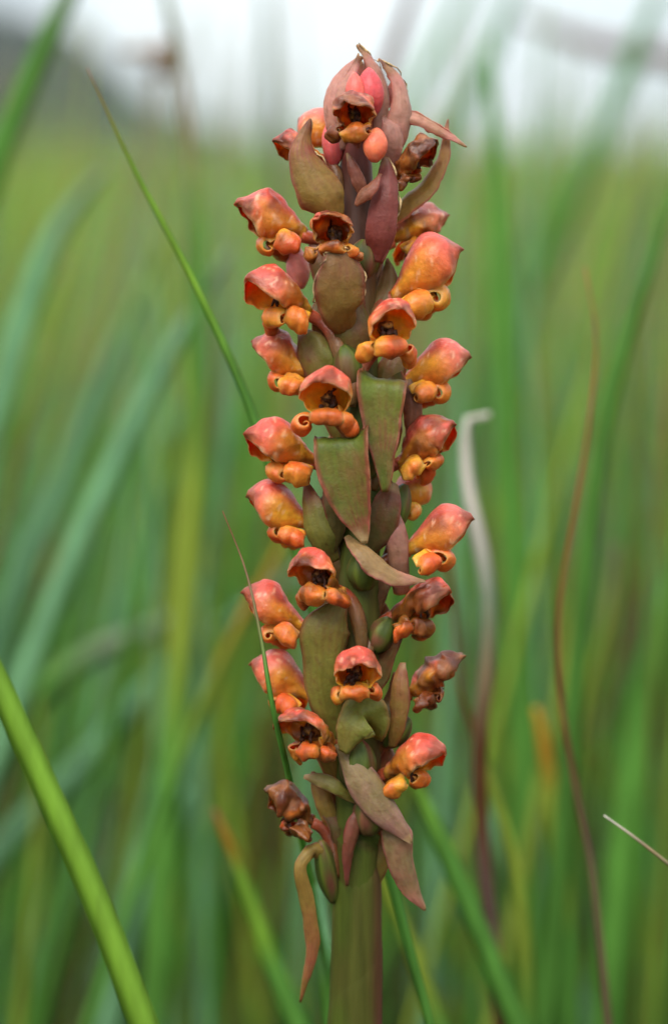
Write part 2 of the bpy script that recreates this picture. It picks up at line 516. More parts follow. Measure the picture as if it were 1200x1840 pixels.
    rad = (.045 + .065*np.sin(np.clip(u, 0, 1)*np.pi)**.7)[:, None] * (1 + .55*vnoise(np.stack([np.cos(ang)*1.6 + 0*u[:, None], np.sin(ang)*1.6 + 0*u[:, None], u[:, None]*5 + 0*ang], -1), seed+80))
    cc = lerp(srgb(62, 32, 18), srgb(176, 116, 58), np.clip(.35 + vnoise(np.stack([np.cos(ang)*2 + 0*u[:, None], np.sin(ang)*2 + 0*u[:, None], u[:, None]*6 + 0*ang], -1), seed+81), 0, 1))
    V, F, C = tube(cen, rad, cc, nv3)
    # shreds hanging from it
    V = list(V); F = list(F); C = list(C)
    for q in range(5):
        p0 = np.array([.55, rg.uniform(-.13, .13), rg.uniform(-.02, .14)])
        L = rg.uniform(.12, .26)
        d = np.array([rg.uniform(-.1, .25), rg.uniform(-.5, .5), -1 if q < 3 else .8]); d /= np.linalg.norm(d)
        pts = np.array([p0 + d*L*z + rg.normal(size=3)*.02 for z in np.linspace(0, 1, 6)])
        v2, f2, c2 = tube(pts, np.linspace(.045, .012, 6), np.full((6, 3), srgb(72, 40, 24)), 6)
        b0 = len(V); V += list(v2); C += list(c2); F += [tuple(b0+i for i in f) for f in f2]
    put('column', np.array(V), F, np.array(C), M_DRY)
    # stalk and ovary from the stem to the hood
    b = S(*base)
    e = org + ax*s*.06
    L = np.linalg.norm(e - b)
    radial = np.array([ax[0], 0, ax[2]]); radial /= np.linalg.norm(radial) + 1e-9
    p1 = b + np.array([0, 1.0, 0])*L*knee + radial*L*.12
    p2 = e - ax*L*.42
    tt = np.linspace(0, 1, 22)[:, None]
    cv = (1-tt)**3*b + 3*(1-tt)**2*tt*p1 + 3*(1-tt)*tt**2*p2 + tt**3*e
    rad = spline([0, .2, .45, .7, 1], [10, 14, 12, 11, .10*s], tt[:, 0])
    ang = np.linspace(0, 2*np.pi, 12, endpoint=False)
    rr = rad[:, None]*(1 + .10*np.cos(ang*3 + tt*3 + seed))
    nn = vnoise(np.stack([tt[:, 0]*4, tt[:, 0]*0 + seed, tt[:, 0]*0], -1), seed)
    c = lerp(lerp(GREEN*.8, PURPLE, .5), srgb(150, 66, 46), np.clip(sstep(.25, .75, tt[:, 0]) + .3*nn, 0, 1))
    c = lerp(c, srgb(205, 98, 62), sstep(.75, 1, tt[:, 0]))
    c = lerp(c, DK*1.3, .75*w*sstep(.1, .9, w))
    V, F, C = tube(cv, rr, np.broadcast_to(c[:, None], (22, 12, 3)), 12)
    link('pedicel', mesh_from('pedicel', to_world(V) - ow, F, C), M_PETAL, fe)
    return fe

FL = [
 # hx,  hy,   t,  phi, eps,  s, wither, base, options
 (636, 207, 88, -4, 14, 98, .75, (640, 345, 8), dict(lobes=(0, 1, 1), label='shrivelled tan flower near the tip')),
 (532, 268, 20, -66, 8, 84, .6, (612, 345, 10), dict(curl=.7, label='shrivelled orange flower behind a bract')),
 (578, 240, -35, -118, 22, 98, .0, (622, 335, -10), dict(blush=.9, lobes=(0, 0, 0), label='smooth pink flower hood still closed')),
 (744, 293, 30, 62, 24, 92, 1.0, (690, 372, 12), dict(lobes=(0, 1, 1), curl=.8, label='dark brown withered flower')),
 (486, 394, 5, -84, 17, 128, .4, (622, 490, 10), dict()),
 (600, 420, 100, -10, 16, 104, .68, (640, 540, 30), dict()),
 (750, 412, -55, 106, 20, 108, .5, (672, 530, -20), dict(curl=.8, blush=.8, label='pale faded flower behind the spike')),
 (768, 492, 15, 80, 25, 138, .04, (668, 590, 20), dict()),
 (500, 534, 62, -56, 16, 122, .26, (618, 665, 42), dict()),
 (700, 592, 112, 20, 18, 112, .3, (630, 730, 45), dict()),
 (508, 645, -4, -95, 18, 116, .36, (620, 740, 0), dict()),
 (784, 662, 0, 86, 14, 116, .0, (668, 735, 0), dict(blush=.4)),
 (588, 720, 122, -12, 14, 112, .14, (635, 820, 42), dict()),
 (503, 804, 32, -70, 14, 122, .2, (612, 895, 30), dict()),
 (764, 795, 22, 74, 28, 112, .48, (668, 880, 20), dict()),
 (735, 885, -60, 128, 8, 92, .0, (672, 940, -20), dict()),
 (500, 922, 0, -90, 14, 114, .12, (612, 1000, 0), dict()),
 (789, 964, 5, 84, 16, 120, .0, (672, 1050, 0), dict(blush=.5)),
 (566, 1038, 96, -36, 12, 110, .5, (650, 1170, 50), dict(knee=.8)),
 (490, 1097, 0, -86, 20, 118, .16, (604, 1170, 0), dict()),
 (757, 1086, 42, 62, 14, 118, .62, (650, 1200, 45), dict(knee=.35)),
 (505, 1224, -5, -96, 18, 114, .1, (612, 1300, 0), dict(blush=.5)),
 (640, 1212, 122, -2, 14, 104, .45, (650, 1320, 45), dict()),
 (780, 1218, 2, 80, 26, 108, .85, (682, 1315, 0), dict(label='brown withered flower')),
 (552, 1318, 90, -44, 12, 112, .66, (637, 1425, 40), dict()),
 (742, 1368, 48, 60, 16, 116, .38, (662, 1450, 30), dict()),
 (520, 1452, 12, -78, 24, 102, .95, (606, 1575, 20), dict(label='lowest flower, brown and withered')),
]
for i, (hx, hy, t, phi, eps, s, w, base, kw) in enumerate(FL):
    flower(hx, hy, t, phi, eps, s, w, base, i + 1, **kw)

# ---- buds: closed, drop shaped
def bud(p0, p1, wid, seed, colour, name='bud'):
    a, b = S(*p0), S(*p1)
    u = np.linspace(0, 1, 18); ang = np.linspace(0, 2*np.pi, 18, endpoint=False)
    cen = a + (b - a)*u[:, None] + np.array([0, 0, 1.0])*6*np.sin(u*np.pi)[:, None]
    rad = wid/2*np.clip(np.sin(np.pi*np.clip(u*.96 + .03, 0, 1))**.62, .05, 1)*(1 + .15*(.5 - u))
    rr = rad[:, None]*(1 - .09*np.cos(ang*2 + seed)) * (1 + .06*vnoise(np.stack([np.cos(ang) + 0*u[:, None], np.sin(ang) + 0*u[:, None], 3*u[:, None] + 0*ang], -1), seed))
    nn = vnoise(np.stack([2*np.cos(ang) + 0*u[:, None], 2*np.sin(ang) + 0*u[:, None], 5*u[:, None] + 0*ang], -1), seed)
    c = lerp(colour, np.array(colour)*np.array([1.15, 1.5, 1.3]), np.clip(.4 + nn, 0, 1)) if True else None
    V, F, C = tube(cen, rr, c, 18)
    link(name, mesh_from(name, local(V), F, C), M_PETAL, orchid)
bud((663, 215, 30), (662, 122, 32), 54, 1, srgb(196, 70, 72))
bud((640, 205, 45), (636, 130, 50), 34, 2, srgb(205, 84, 76))
bud((672, 292, 92), (677, 230, 80), 40, 3, srgb(212, 100, 72))
bud((540, 520, -40), (530, 440, -50), 42, 4, srgb(214, 120, 112))
bud((600, 300, 5), (595, 215, 0), 40, 5, srgb(206, 90, 90))

# ---- bracts
def bract(pts, widths, cup=60, twist=0.0, seed=1, c_mid=GREEN, c_edge=PURPLE, tip=0.12, dry_edge=0.5, nrm=None, name='bract', th=1.8, start=0.0, label=None, purple=0.12, wavy=1.0):
    P3 = np.array([S(*p) for p in pts])
    seg = np.concatenate([[0], np.cumsum(np.linalg.norm(np.diff(P3, axis=0), axis=1))]); seg /= seg[-1]
    nu, nv = 36, 17
    u1 = np.linspace(0, 1, nu)
    C = spline(seg, P3, u1)
    W = spline(np.linspace(0, 1, len(widths)), widths, u1) if len(widths) != len(pts) else spline(seg, widths, u1)
    W = np.maximum(W, 2.0)
    T = np.gradient(C, axis=0); T /= np.linalg.norm(T, axis=1, keepdims=True)
    N = np.broadcast_to(np.array(nrm if nrm is not None else (0, 0.15, 1.0)), T.shape)
    Sd = np.cross(T, N); Sd /= np.linalg.norm(Sd, axis=1, keepdims=True) + 1e-9
    # keep the sides from flipping where the bract folds over
    for i in range(1, nu):
        if Sd[i].dot(Sd[i-1]) < 0:
            Sd[i] = -Sd[i]
    N = np.cross(Sd, T)
    if N[nu//2][2] < 0 and nrm is None:
        N = -N
    tw = np.radians(twist)*np.linspace(0.3, 1, nu)[:, None]
    Sd, N = Sd*np.cos(tw) + N*np.sin(tw), N*np.cos(tw) - Sd*np.sin(tw)
    u = u1[:, None] + np.zeros((1, nv)); v = np.linspace(-1, 1, nv)[None] + np.zeros((nu, 1))
    ca = math.radians(abs(cup)) + 1e-4; sg = 1 if cup >= 0 else -1
    Rr = (W/2)[:, None]/math.sin(min(ca, 1.45)) if ca < 1.45 else (W/2)[:, None]
    lat = Rr*np.sin(v*ca); dep = sg*Rr*(np.cos(v*ca) - 1)
    dep = dep - sg*0.03*W[:, None]*np.exp(-(v/.15)**2)                # mid vein
    X = C[:, None] + Sd[:, None]*lat[..., None] + N[:, None]*dep[..., None]
    dep = dep + W[:, None]*.014*np.sin(v*17 + seed)
    X = X + vnoise3(X*.03 + seed*7, seed)*2.2*wavy + vnoise3(X*.09 + seed*3, seed+5)*.6*wavy
    # each margin turns in or out by its own amount
    eg = np.random.default_rng(seed + 500)
    for sg_ in (-1, 1):
        amt = eg.uniform(-.10, .26)*W[:, None]*(.6 + .6*np.sin(u*eg.uniform(2, 6) + seed))
        mk = sstep(.45, 1, v*sg_)
        X = X + N[:, None]*(amt*mk)[..., None] - Sd[:, None]*(sg_*np.abs(amt)*.55*mk**2)[..., None]
    edge = np.abs(v)**3
    ruffle = np.sin(u*19 + seed*3 + 2*np.sign(v)) * 1.2*(1 + dry_edge) + vnoise(X*.12, seed+8)*3.2*(.6 + dry_edge)
    X = X + N[:, None]*(ruffle*edge*wavy)[..., None]
    nn = vnoise(X*.022 + seed*11, seed+2) + .6*vnoise(X*.07 + seed, seed+3)
    f = np.clip(purple - .08 + .42*nn + .4*sstep(.65, 1, np.abs(v)) + .55*sstep(.35, .95, u), 0, 1)
    c = lerp(c_mid, c_edge, f)
    stri = (.5 + .5*np.sin(v*26 + seed + 1.5*nn))**3
    c = lerp(c, np.array(c_mid)*1.25, .42*stri)
    c = lerp(c, np.array(c_edge)*np.array([1.15, .9, .95]), .8*sstep(.80, .93, np.abs(v)))
    c = lerp(c, STRAW*.9, dry_edge*sstep(.90, 1, np.abs(v) + .05*nn)*np.clip(1.6*(dry_edge - .45) + .9*nn, 0, 1))
    c = lerp(c, BROWN*.9, .6*sstep(.25, .6, vnoise(X*.05 + seed*2, seed+14))*sstep(.45, .95, np.abs(v)))
    tb = sstep(1 - tip, 1 - tip*.3, u + .05*nn)
    c = lerp(c, lerp(BROWN, STRAW, np.clip(.3 + nn, 0, 1)), tb)
    sp = sstep(.62, .72, vnoise(X*.16 + seed, seed+12))
    c = lerp(c, BROWN, sp*.35)
    c = c*(.80 + .12*np.clip(nn, -1, 1)[..., None]*.8)
    V, F, Cc = shell(X, c, lerp(c, PURPLE, .2), th)
    o = link(name, mesh_from(name, local(V), F, Cc), M_BRACT, orchid)
    if label:
        o['label'] = label
    if dry_edge >= .8:                              # the dead margin, shrivelled into a pale crooked line
        for sgn in ((1, -1) if seed == 10 else (1,)):
            j = nv - 1 if sgn > 0 else 0
            E = X[int(nu*.42):, j]
            E = E + vnoise3(E*.07 + seed, seed+40)*6
            ne = vnoise(E*.1 + 5, seed+41)
            v2, f2, c2 = tube(E, np.clip(1.3 + 1.3*ne, .5, 2.6), lerp(BROWN, STRAW*1.2, np.clip(.4 + ne, 0, 1))[:, None] + np.zeros((len(E), 7, 3)), 7)
            link('dry_margin', mesh_from('dry_margin', local(v2), f2, c2), M_DRY, o)
        if seed == 10:
            v2, f2, c2 = tube(X[-2] + vnoise3(X[-2]*.1, 3)*3, np.full(nv, 2.2), np.broadcast_to(STRAW*1.7, (nv, 7, 3)), 7)
            link('dry_margin', mesh_from('dry_margin', local(v2), f2, c2), M_DRY, o)
    return o

PG = np.array([0.29, 0.165, 0.095]); PP = np.array([0.46, 0.16, 0.145]); PT = np.array([0.52, 0.27, 0.19]); OL = np.array([0.21, 0.155, 0.026])
# tip of the spike
bract([(612, 270, 20), (600, 220, 30), (598, 170, 28), (620, 125, 20), (650, 102, 12)], [20, 42, 40, 26, 5], 75, 25, 1, PT, PP*1.15, tip=.1)
bract([(682, 250, 20), (684, 190, 25), (680, 145, 20), (665, 108, 15), (641, 80, 10)], [20, 34, 34, 22, 3], 70, -20, 2, PT, PP*1.15, tip=.2, dry_edge=.85)
bract([(690, 290, 20), (714, 240, 38), (726, 190, 40), (714, 140, 30), (681, 104, 25)], [26, 46, 40, 26, 4], 80, -35, 3, PT, PP*1.15, tip=.25, dry_edge=.9)
bract([(622, 250, 26), (610, 200, 40), (614, 160, 36), (634, 122, 26), (644, 96, 20)], [18, 28, 26, 16, 3], 60, 35, 31, PT, PP*1.2, tip=.2)
bract([(652, 270, -6), (654, 205, -8), (650, 155, -10), (646, 108, -8)], [46, 60, 46, 5], 55, 0, 32, PT*.9, PP*1.1, tip=.1)
bract([(700, 300, 30), (706, 262, 48), (704, 232, 52), (690, 208, 46)], [30, 44, 38, 8], 60, -15, 33, PT*.8, PP, tip=.15)
bract([(655, 360, 60), (645, 330, 72), (632, 300, 70), (622, 275, 60)], [10, 22, 20, 4], 55, 20, 34, BROWN*1.3, PURPLE*.7, tip=.2, name='withered_petal')
bract([(668, 215, -10), (690, 180, -15), (705, 160, -15), (708, 140, -15)], [20, 30, 22, 4], 50, 0, 4, PP, PP)
bract([(680, 222, 10), (705, 204, 25), (740, 208, 30), (780, 226, 25), (837, 264, 15)], [18, 28, 30, 26, 3], 40, 0, 5, PG*1.5, PP*1.2, nrm=(.1, .6, 1), tip=.12)
bract([(690, 395, -10), (722, 370, 0), (765, 335, 5), (792, 290, 5), (806, 214, 0)], [44, 46, 40, 28, 3], 55, 0, 6, OL*1.4, PP, tip=.1, nrm=(-.35, .45, 1))
bract([(608, 392, 50), (590, 355, 72), (560, 310, 75), (545, 265, 68), (556, 214, 50)], [30, 86, 74, 44, 4], 62, -10, 7, OL*1.15, PURPLE*1.2, tip=.22, dry_edge=.8)
bract([(672, 470, 55), (682, 420, 80), (688, 370, 84), (693, 320, 74), (692, 280, 55)], [40, 66, 58, 42, 10], 78, 10, 8, PURPLE*.9, PURPLE*.8, tip=.12, dry_edge=.85, purple=.7)
bract([(640, 370, 88), (652, 350, 96), (668, 335, 98), (684, 312, 92)], [8, 26, 24, 8], 45, 30, 9, BROWN*1.8, PURPLE*1.4, tip=.15, name='withered_petal')
# middle, each reaching up, over or down
bract([(625, 600, 45), (614, 560, 92), (611, 520, 108), (610, 480, 112), (604, 444, 110)], [40, 80, 94, 84, 36], 48, -4, 10, OL, PURPLE, tip=.07, dry_edge=.9, label='ovate bract with a pale dried top edge')
bract([(640, 640, 42), (635, 600, 56), (628, 560, 52), (625, 520, 40)], [50, 74, 74, 50], 70, 0, 11, GREEN*.8, PURPLE*.8, purple=.3)
bract([(615, 690, 20), (590, 665, 40), (566, 635, 42), (548, 605, 25), (540, 590, 5)], [60, 84, 76, 50, 16], 45, 20, 12, GREEN*1.1, PURPLE, purple=.05)
bract([(688, 700, 30), (688, 682, 75), (687, 688, 98), (686, 740, 100), (688, 810, 92), (692, 885, 84)], [80, 92, 96, 82, 50, 12], 40, 6, 13, GREEN*1.05, PURPLE*1.15, tip=.1, nrm=(0, .3, 1), label='broad triangular bract folded over with a rounded top')
bract([(612, 810, 30), (612, 790, 80), (612, 792, 104), (618, 850, 108), (636, 920, 96), (655, 978, 84)], [90, 102, 104, 92, 58, 10], 42, -6, 14, GREEN*.95, PURPLE*1.15, tip=.1, nrm=(0, .3, 1))
bract([(600, 1010, 20), (580, 975, 50), (563, 930, 55), (553, 890, 40), (548, 868, 20)], [30, 56, 60, 44, 18], 65, 38, 15, GREEN*1.1, PURPLE*1.1, tip=.05, purple=.1)
bract([(598, 995, 30), (606, 940, 60), (600, 895, 62), (592, 870, 50)], [14, 36, 40, 24], 60, -20, 16, DKGREEN, PURPLE, purple=.0)
bract([(655, 990, 30), (682, 940, 52), (694, 895, 52), (704, 866, 38)], [36, 58, 50, 20], 55, 15, 17, DKGREEN, PURPLE*.8, purple=.0)
bract([(722, 1070, 10), (716, 1010, 42), (710, 960, 46), (706, 915, 34)], [30, 38, 40, 16], 70, 10, 18, PG, PP*.75, tip=.05)
bract([(625, 962, 60), (648, 985, 88), (680, 1018, 100), (715, 1036, 98), (764, 1044, 86)], [14, 40, 48, 34, 4], 55, -16, 19, np.array([.30, .20, .07]), PP*1.15, tip=.2, nrm=(.25, .9, 1), label='boat shaped pinkish bract turned out to the right')
bract([(615, 1330, 30), (590, 1260, 56), (585, 1190, 70), (590, 1130, 76), (612, 1084, 66)], [46, 66, 78, 86, 30], 55, -10, 20, GREEN*1.3, lerp(GREEN, PURPLE, .45), tip=.04, purple=.08)
bract([(704, 1345, 40), (714, 1290, 64), (716, 1240, 62), (722, 1190, 48)], [16, 36, 34, 12], 62, 20, 21, OL*1.1, PURPLE*1.2, tip=.1)
bract([(668, 1325, 34), (664, 1296, 72), (650, 1284, 94), (632, 1304, 102), (614, 1352, 92)], [50, 76, 84, 70, 22], 35, 0, 22, GREEN*1.5, lerp(GREEN, PURPLE, .4), tip=.0, purple=0.0, nrm=(-.3, .4, 1))
bract([(608, 1335, 60), (640, 1380, 84), (672, 1430, 92), (705, 1475, 88), (738, 1517, 76)], [16, 52, 68, 50, 5], 45, -15, 23, np.array([.24, .20, .075]), np.array([.34, .175, .14]), tip=.06, nrm=(.2, .25, 1), label='long grey-purple bract hanging across the stem')
bract([(696, 1455, 30), (712, 1500, 62), (720, 1550, 64), (735, 1595, 56), (764, 1635, 44)], [30, 58, 52, 40, 4], 50, -12, 24, np.array([.22, .20, .08]), PP*.9, tip=.06, nrm=(.1, .1, 1))
bract([(590, 1570, 25), (560, 1530, 50), (546, 1545, 62), (552, 1620, 64), (562, 1700, 58), (540, 1800, 44)], [30, 26, 24, 30, 28, 4], 75, 18, 25, OL*1.2, PURPLE*1.25, tip=.08, nrm=(-.15, .1, 1), label='thin curled bract hanging below the lowest flower')
bract([(640, 1440, 50), (605, 1415, 68), (575, 1400, 60), (545, 1395, 45)], [12, 26, 26, 8], 55, 30, 26, GREEN*1.2, STRAW*.7, tip=.12, nrm=(0, .6, 1))
bract([(600, 1500, 5), (585, 1450, 20), (572, 1410, 15), (560, 1385, 5)], [30, 34, 28, 6], 50, 0, 27, OL*1.2, STRAW*.5, tip=.2)
bract([(665, 1440, 44), (640, 1480, 62), (628, 1530, 66), (622, 1592, 58)], [16, 30, 24, 6], 70, 30, 28, BROWN*1.6, PURPLE*.8, tip=.15, name='withered_petal', purple=.6)
bract([(735, 790, -5), (742, 750, 20), (738, 710, 25), (735, 680, 10)], [16, 34, 34, 10], 50, 10, 29, PG, PP*.7, tip=.1)
bract([(655, 1250, 30), (690, 1190, 30), (708, 1160, 40), (722, 1140, 40)], [40, 46, 26, 6], 55, 10, 30, DKGREEN, PURPLE*.7, purple=.1, tip=.3)
# bracts on the far side, filling the gaps round the stem
for k, y in enumerate(range(430, 1560, 62)):
    sx = -1 if k % 2 else 1
    off = RNG.uniform(20, 46)
    x0 = stem_x(y)
    bract([(x0 + sx*15, y + 60, 10), (x0 + sx*off, y + 10, 18), (x0 + sx*(off + 22), y - 45, 5), (x0 + sx*(off + 24), y - 90, -15)],
          [40, 58, 46, 6], 60, sx*RNG.uniform(5, 35), 40 + k, lerp(DKGREEN, GREEN, RNG.random()), PURPLE*RNG.uniform(.7, 1.1), purple=RNG.uniform(0, .35), tip=.1)

# ovaries: plump, ribbed, dark green against the stem
def ovary(p0, p1, wid, seed):
    a, b = S(*p0), S(*p1)
    u = np.linspace(0, 1, 16); ang = np.linspace(0, 2*np.pi, 18, endpoint=False)
    cen = a + (b - a)*u[:, None]
    rad = wid/2*np.clip(np.sin(np.pi*np.clip(u*.9 + .07, 0, 1))**.6, .1, 1)
    rr = rad[:, None]*(1 + .09*np.cos(ang*6))
    c = lerp(DKGREEN*.8, GREEN*.6, np.clip(.5 + .5*np.cos(ang*6) + 0*u[:, None], 0, 1))
    c = lerp(c, PURPLE*.7, np.clip(.2 + .8*vnoise(np.stack([np.cos(ang)*2 + 0*u[:, None], np.sin(ang)*2 + 0*u[:, None], u[:, None]*3 + 0*ang], -1), seed), 0, 1))
    V, F, C = tube(cen, rr, c, 18)
    link('ovary', mesh_from('ovary', local(V), F, C), M_STEM, orchid)
for k, (p0, p1, w_) in enumerate([((600, 1620, 16), (576, 1510, 30), 40), ((660, 1500, 48), (670, 1420, 52), 58), ((672, 1170, 30), (700, 1110, 30), 50), ((600, 980, 20), (585, 890, 30), 50),
        ((655, 1060, 44), (650, 990, 52), 56), ((690, 1340, 20), (735, 1290, 25), 44), ((640, 1420, 48), (646, 1330, 56), 62), ((700, 960, 10), (728, 870, 10), 42),
        ((640, 700, 40), (615, 620, 46), 54), ((690, 780, 20), (705, 700, 40), 48), ((655, 860, 44), (670, 790, 50), 50), ((615, 1250, 20), (575, 1170, 20), 46),
        ((650, 500, 38), (655, 430, 45), 52)]):
    ovary(p0, p1, w_, 90 + k)

# ------------------------------------------------------------------ grass blades one can pick out
BG = srgb(126, 172, 124)*.86; GR = srgb(100, 152, 62)*.86; YG = srgb(148, 164, 60)*.84; LG = srgb(132, 172, 56)*.8
TAN = srgb(190, 160, 120)*.7; RB = srgb(150, 95, 60)*.7; OY = srgb(225, 165, 50)*.75; PUR = srgb(140, 105, 95)*.7; GG = srgb(150, 165, 130)*.66; PALEW = srgb(225, 215, 200)*.85

def blade_mesh(C, W, cols, face, fold=0.18, th=0.00018):
    C = np.asarray(C); m = len(C)
    T = np.gradient(C, axis=0); T /= np.linalg.norm(T, axis=1, keepdims=True)
    Sd = np.cross(T, face); Sd /= np.linalg.norm(Sd, axis=1, keepdims=True) + 1e-9
    N = np.cross(Sd, T)
    W = np.asarray(W)[:, None]
    L = C - Sd*W/2; R = C + Sd*W/2
    Mf = C + N*(W*fold + th); Mb = C + N*(W*fold - th)
    V = np.stack([L, Mf, R, Mb], 1).reshape(-1, 3)
    F = []
    for i in range(m-1):
        for j in range(4):
            k = (j+1) % 4
            F.append((i*4+j, i*4+k, (i+1)*4+k, (i+1)*4+j))
    F.append((0, 3, 2, 1)); F.append(((m-1)*4, (m-1)*4+1, (m-1)*4+2, (m-1)*4+3))
    cc = np.repeat(np.asarray(cols)[:, None], 4, 1).copy()
    cc[:, 0] *= 1.12; cc[:, 2] *= 1.12
    return V, F, cc.reshape(-1, 3)

def far(d):
    return .4 + (d - .4)*1.8 if not isinstance(d, list) and d > .44 else d

def blade(pts, d, widths, cols, label, group=None, fold=0.18, name='grass_shoot', depth_slope=0.0, turn=0.0, cat='grass blade', spread=True):
    """pts from tip to the lowest point seen; the blade then runs on down to its root in the ground"""
    if spread:
        d = far(d)
    pts = np.array(pts, float)
    seg = np.concatenate([[0], np.cumsum(np.linalg.norm(np.diff(pts, axis=0), axis=1))]); seg /= seg[-1]
    q = np.linspace(0, 1, 26)
    pp = spline(seg, pts, q)
    dd = spline(np.linspace(0, 1, len(d)), d, q) if isinstance(d, list) else d + depth_slope*q
    Wd = np.array([P(a, b, e) for (a, b), e in zip(pp, dd)])
    wd = spline(np.linspace(0, 1, len(widths)), widths, q)*dd/FOC
    cc = np.stack([np.interp(q, np.linspace(0, 1, len(cols)), [c[k] for c in cols]) for k in range(3)], -1)
    ok = Wd[:, 2] > .02
    Wd, wd, cc = Wd[ok], wd[ok], cc[ok]
    end = Wd[-1]; tang = Wd[-1] - Wd[-3]; tang /= np.linalg.norm(tang)
    if tang[2] > -0.35:
        tang[2] = -0.35
    run = tang[:2]/-tang[2]
    ext = []
    for k in range(1, 9):
        z = end[2]*(1 - k/8); drop = end[2] - z
        ext.append([end[0] + run[0]*drop*(1 - .35*k/8), end[1] + run[1]*drop*(1 - .35*k/8), z])
    C = np.concatenate([Wd, ext]); W = np.concatenate([wd, np.linspace(wd[-1], wd[-1]*.8, 8)])
    cc = np.concatenate([cc, np.repeat(cc[-1:]*.95, 8, 0)])
    nzc = vnoise(C*60 + dd[0]*100, 3)[:, None]
    cc = cc*(1 + .12*nzc)
    face = np.array([math.sin(turn), -math.cos(turn), .15])
    V, F, cl = blade_mesh(C, W, cc, face, fold)
    root = C[-1]
    o = link(name, mesh_from(name, V - root, F, cl), M_BLADE)
    o.location = root
    tag(o, label, cat, group)
    return o

G = 'grass blades around the orchid'
blade([(157, 122), (250, 320), (340, 490), (420, 660), (470, 790), (505, 900)], .425, [2, 8, 12, 15, 17, 18], [RB, LG, LG, GR, GR], 'slender sharp green blade with a reddish tip slanting towards the upper spike', G)
blade([(-60, 1110), (0, 1235), (80, 1410), (165, 1600), (262, 1850)], .372, [44, 48, 50, 52, 54], [LG*.98, LG*1.0, LG*1.0, LG*.9], 'broad bright green blade crossing the lower left corner', G, fold=.05)
blade([(400, 918), (440, 1020), (468, 1140), (488, 1260), (520, 1400), (545, 1520)], [.392, .391, .390, .390, .403, .422], [2, 4, 7, 10, 12, 12], [RB, TAN, GR, GR, GR], 'hair-thin blade with a straw tip passing in front of the left flowers', G)
blade([(1084, 1465), (1130, 1498), (1210, 1560), (1330, 1650)], .412, [3, 6, 9, 12], [PALEW, TAN, GG, GR], 'short straw-tipped blade poking in from the right edge', G)
blade([(1050, 480), (1070, 600), (1060, 740), (1030, 930), (1005, 1080), (1003, 1200), (1030, 1400), (1062, 1560), (1080, 1720)], .465, [3, 5, 7, 8, 9, 10, 12, 14, 15], [RB*1.6, RB*1.5, RB*1.3, RB*1.2, RB, TAN*.5, TAN*.5], 'thin rusty brown wavy grass stem right of the spike', G, name='grass_stalk', spread=False)
blade([(880, 745), (862, 738), (842, 752), (836, 800), (842, 880), (862, 980), (876, 1060), (874, 1200), (862, 1330), (866, 1500), (885, 1700), (900, 1850)], .50, [10, 22, 28, 30, 30, 30, 28, 26, 26, 26, 26, 26], [PALEW*.95, PALEW*.95, PALEW*.9, GG, TAN*.8, RB*.6, RB*.6, PUR, PUR, RB*.5], 'pale dead blade with a hooked whitish top right of the spike', G, spread=False)
blade([(296, -20), (325, 130), (345, 300), (356, 520), (356, 720), (342, 950), (322, 1200), (300, 1450), (290, 1600)], .53, [14, 20, 24, 30, 40, 48, 50, 52, 52], [GG, TAN*.8, GR, GR, YG*1.1, YG*1.2, GR*1.1, GR], 'tall yellow-green blade running vertically down the left third', G)
blade([(150, -60), (110, 20), (60, 130), (5, 260), (-40, 380)], .53, [30, 38, 44, 48, 50], [GG, GR*.9, GR, GR], 'blurred green blade leaning across the top left corner', G)
blade([(876, 60), (890, 300), (900, 560), (912, 800), (930, 1100), (944, 1450), (950, 1860)], .56, [12, 36, 48, 54, 60, 62, 62], [GR, GR*1.15, GR*1.15, GR, GR*1.05, GR], 'broad upright green blade just right of the spike, reaching the sky', G)
blade([(1230, 290), (1185, 420), (1140, 560), (1095, 720), (1065, 900), (1045, 1100)], .48, [14, 22, 26, 30, 34, 36], [GR*.9, GR*.85, GR*.8, GR*.8], 'dark green blade slanting down from the right edge', G)
blade([(962, 1270), (975, 1330), (990, 1430), (1005, 1560), (1022, 1850)], .485, [12, 34, 38, 40, 42], [OY*.9, OY*.8, YG*1.1, YG, YG, GR, GR, GR], 'green blade with an orange-yellow blunt tip in the lower right', G)
blade([(806, 1000), (815, 1100), (822, 1200), (848, 1310), (890, 1430), (925, 1560), (950, 1850)], .462, [8, 10, 12, 20, 24, 28, 30], [RB*.7, RB*.7, RB*.7, YG*1.1, YG, YG, GR], 'blade with a brown withered upper end beside the lower right flowers', G)
blade([(735, 1380), (765, 1450), (830, 1600), (895, 1760), (935, 1860)], .452, [14, 34, 38, 40, 42], [LG, GR*1.1, GR, GR*.95], 'green blade running from the lowest right flower to the bottom edge', G)
blade([(690, 1560), (705, 1610), (742, 1710), (795, 1860)], .455, [14, 28, 34, 38], [YG*1.2, YG*1.1, YG, GR], 'yellow-green blade right beside the bare lower stem', G)
blade([(385, 1455), (405, 1500), (438, 1590), (485, 1720), (540, 1860)], .465, [10, 26, 36, 42, 46], [RB*1.1, OY*.55, LG*.9, LG*.9, LG*.85, GR, GR, GR], 'green blade with an orange-brown tip in the lower left middle', G)
blade([(545, 880), (490, 1010), (430, 1120), (370, 1250), (300, 1430), (240, 1600)], .50, [10, 16, 20, 22, 24, 24], [YG, OY*.6, YG*.9, GR, GR], 'narrow yellowish blade leaning up to the spike from lower left', G)
blade([(420, 440), (350, 555), (250, 740), (165, 920), (90, 1100), (20, 1290), (-40, 1460)], .64, [12, 32, 42, 46, 48, 48], [GG, BG*1.05, BG*1.05, BG, BG*.95], 'wide pale blue-green blade leaning through the left middle', G, spread=False)
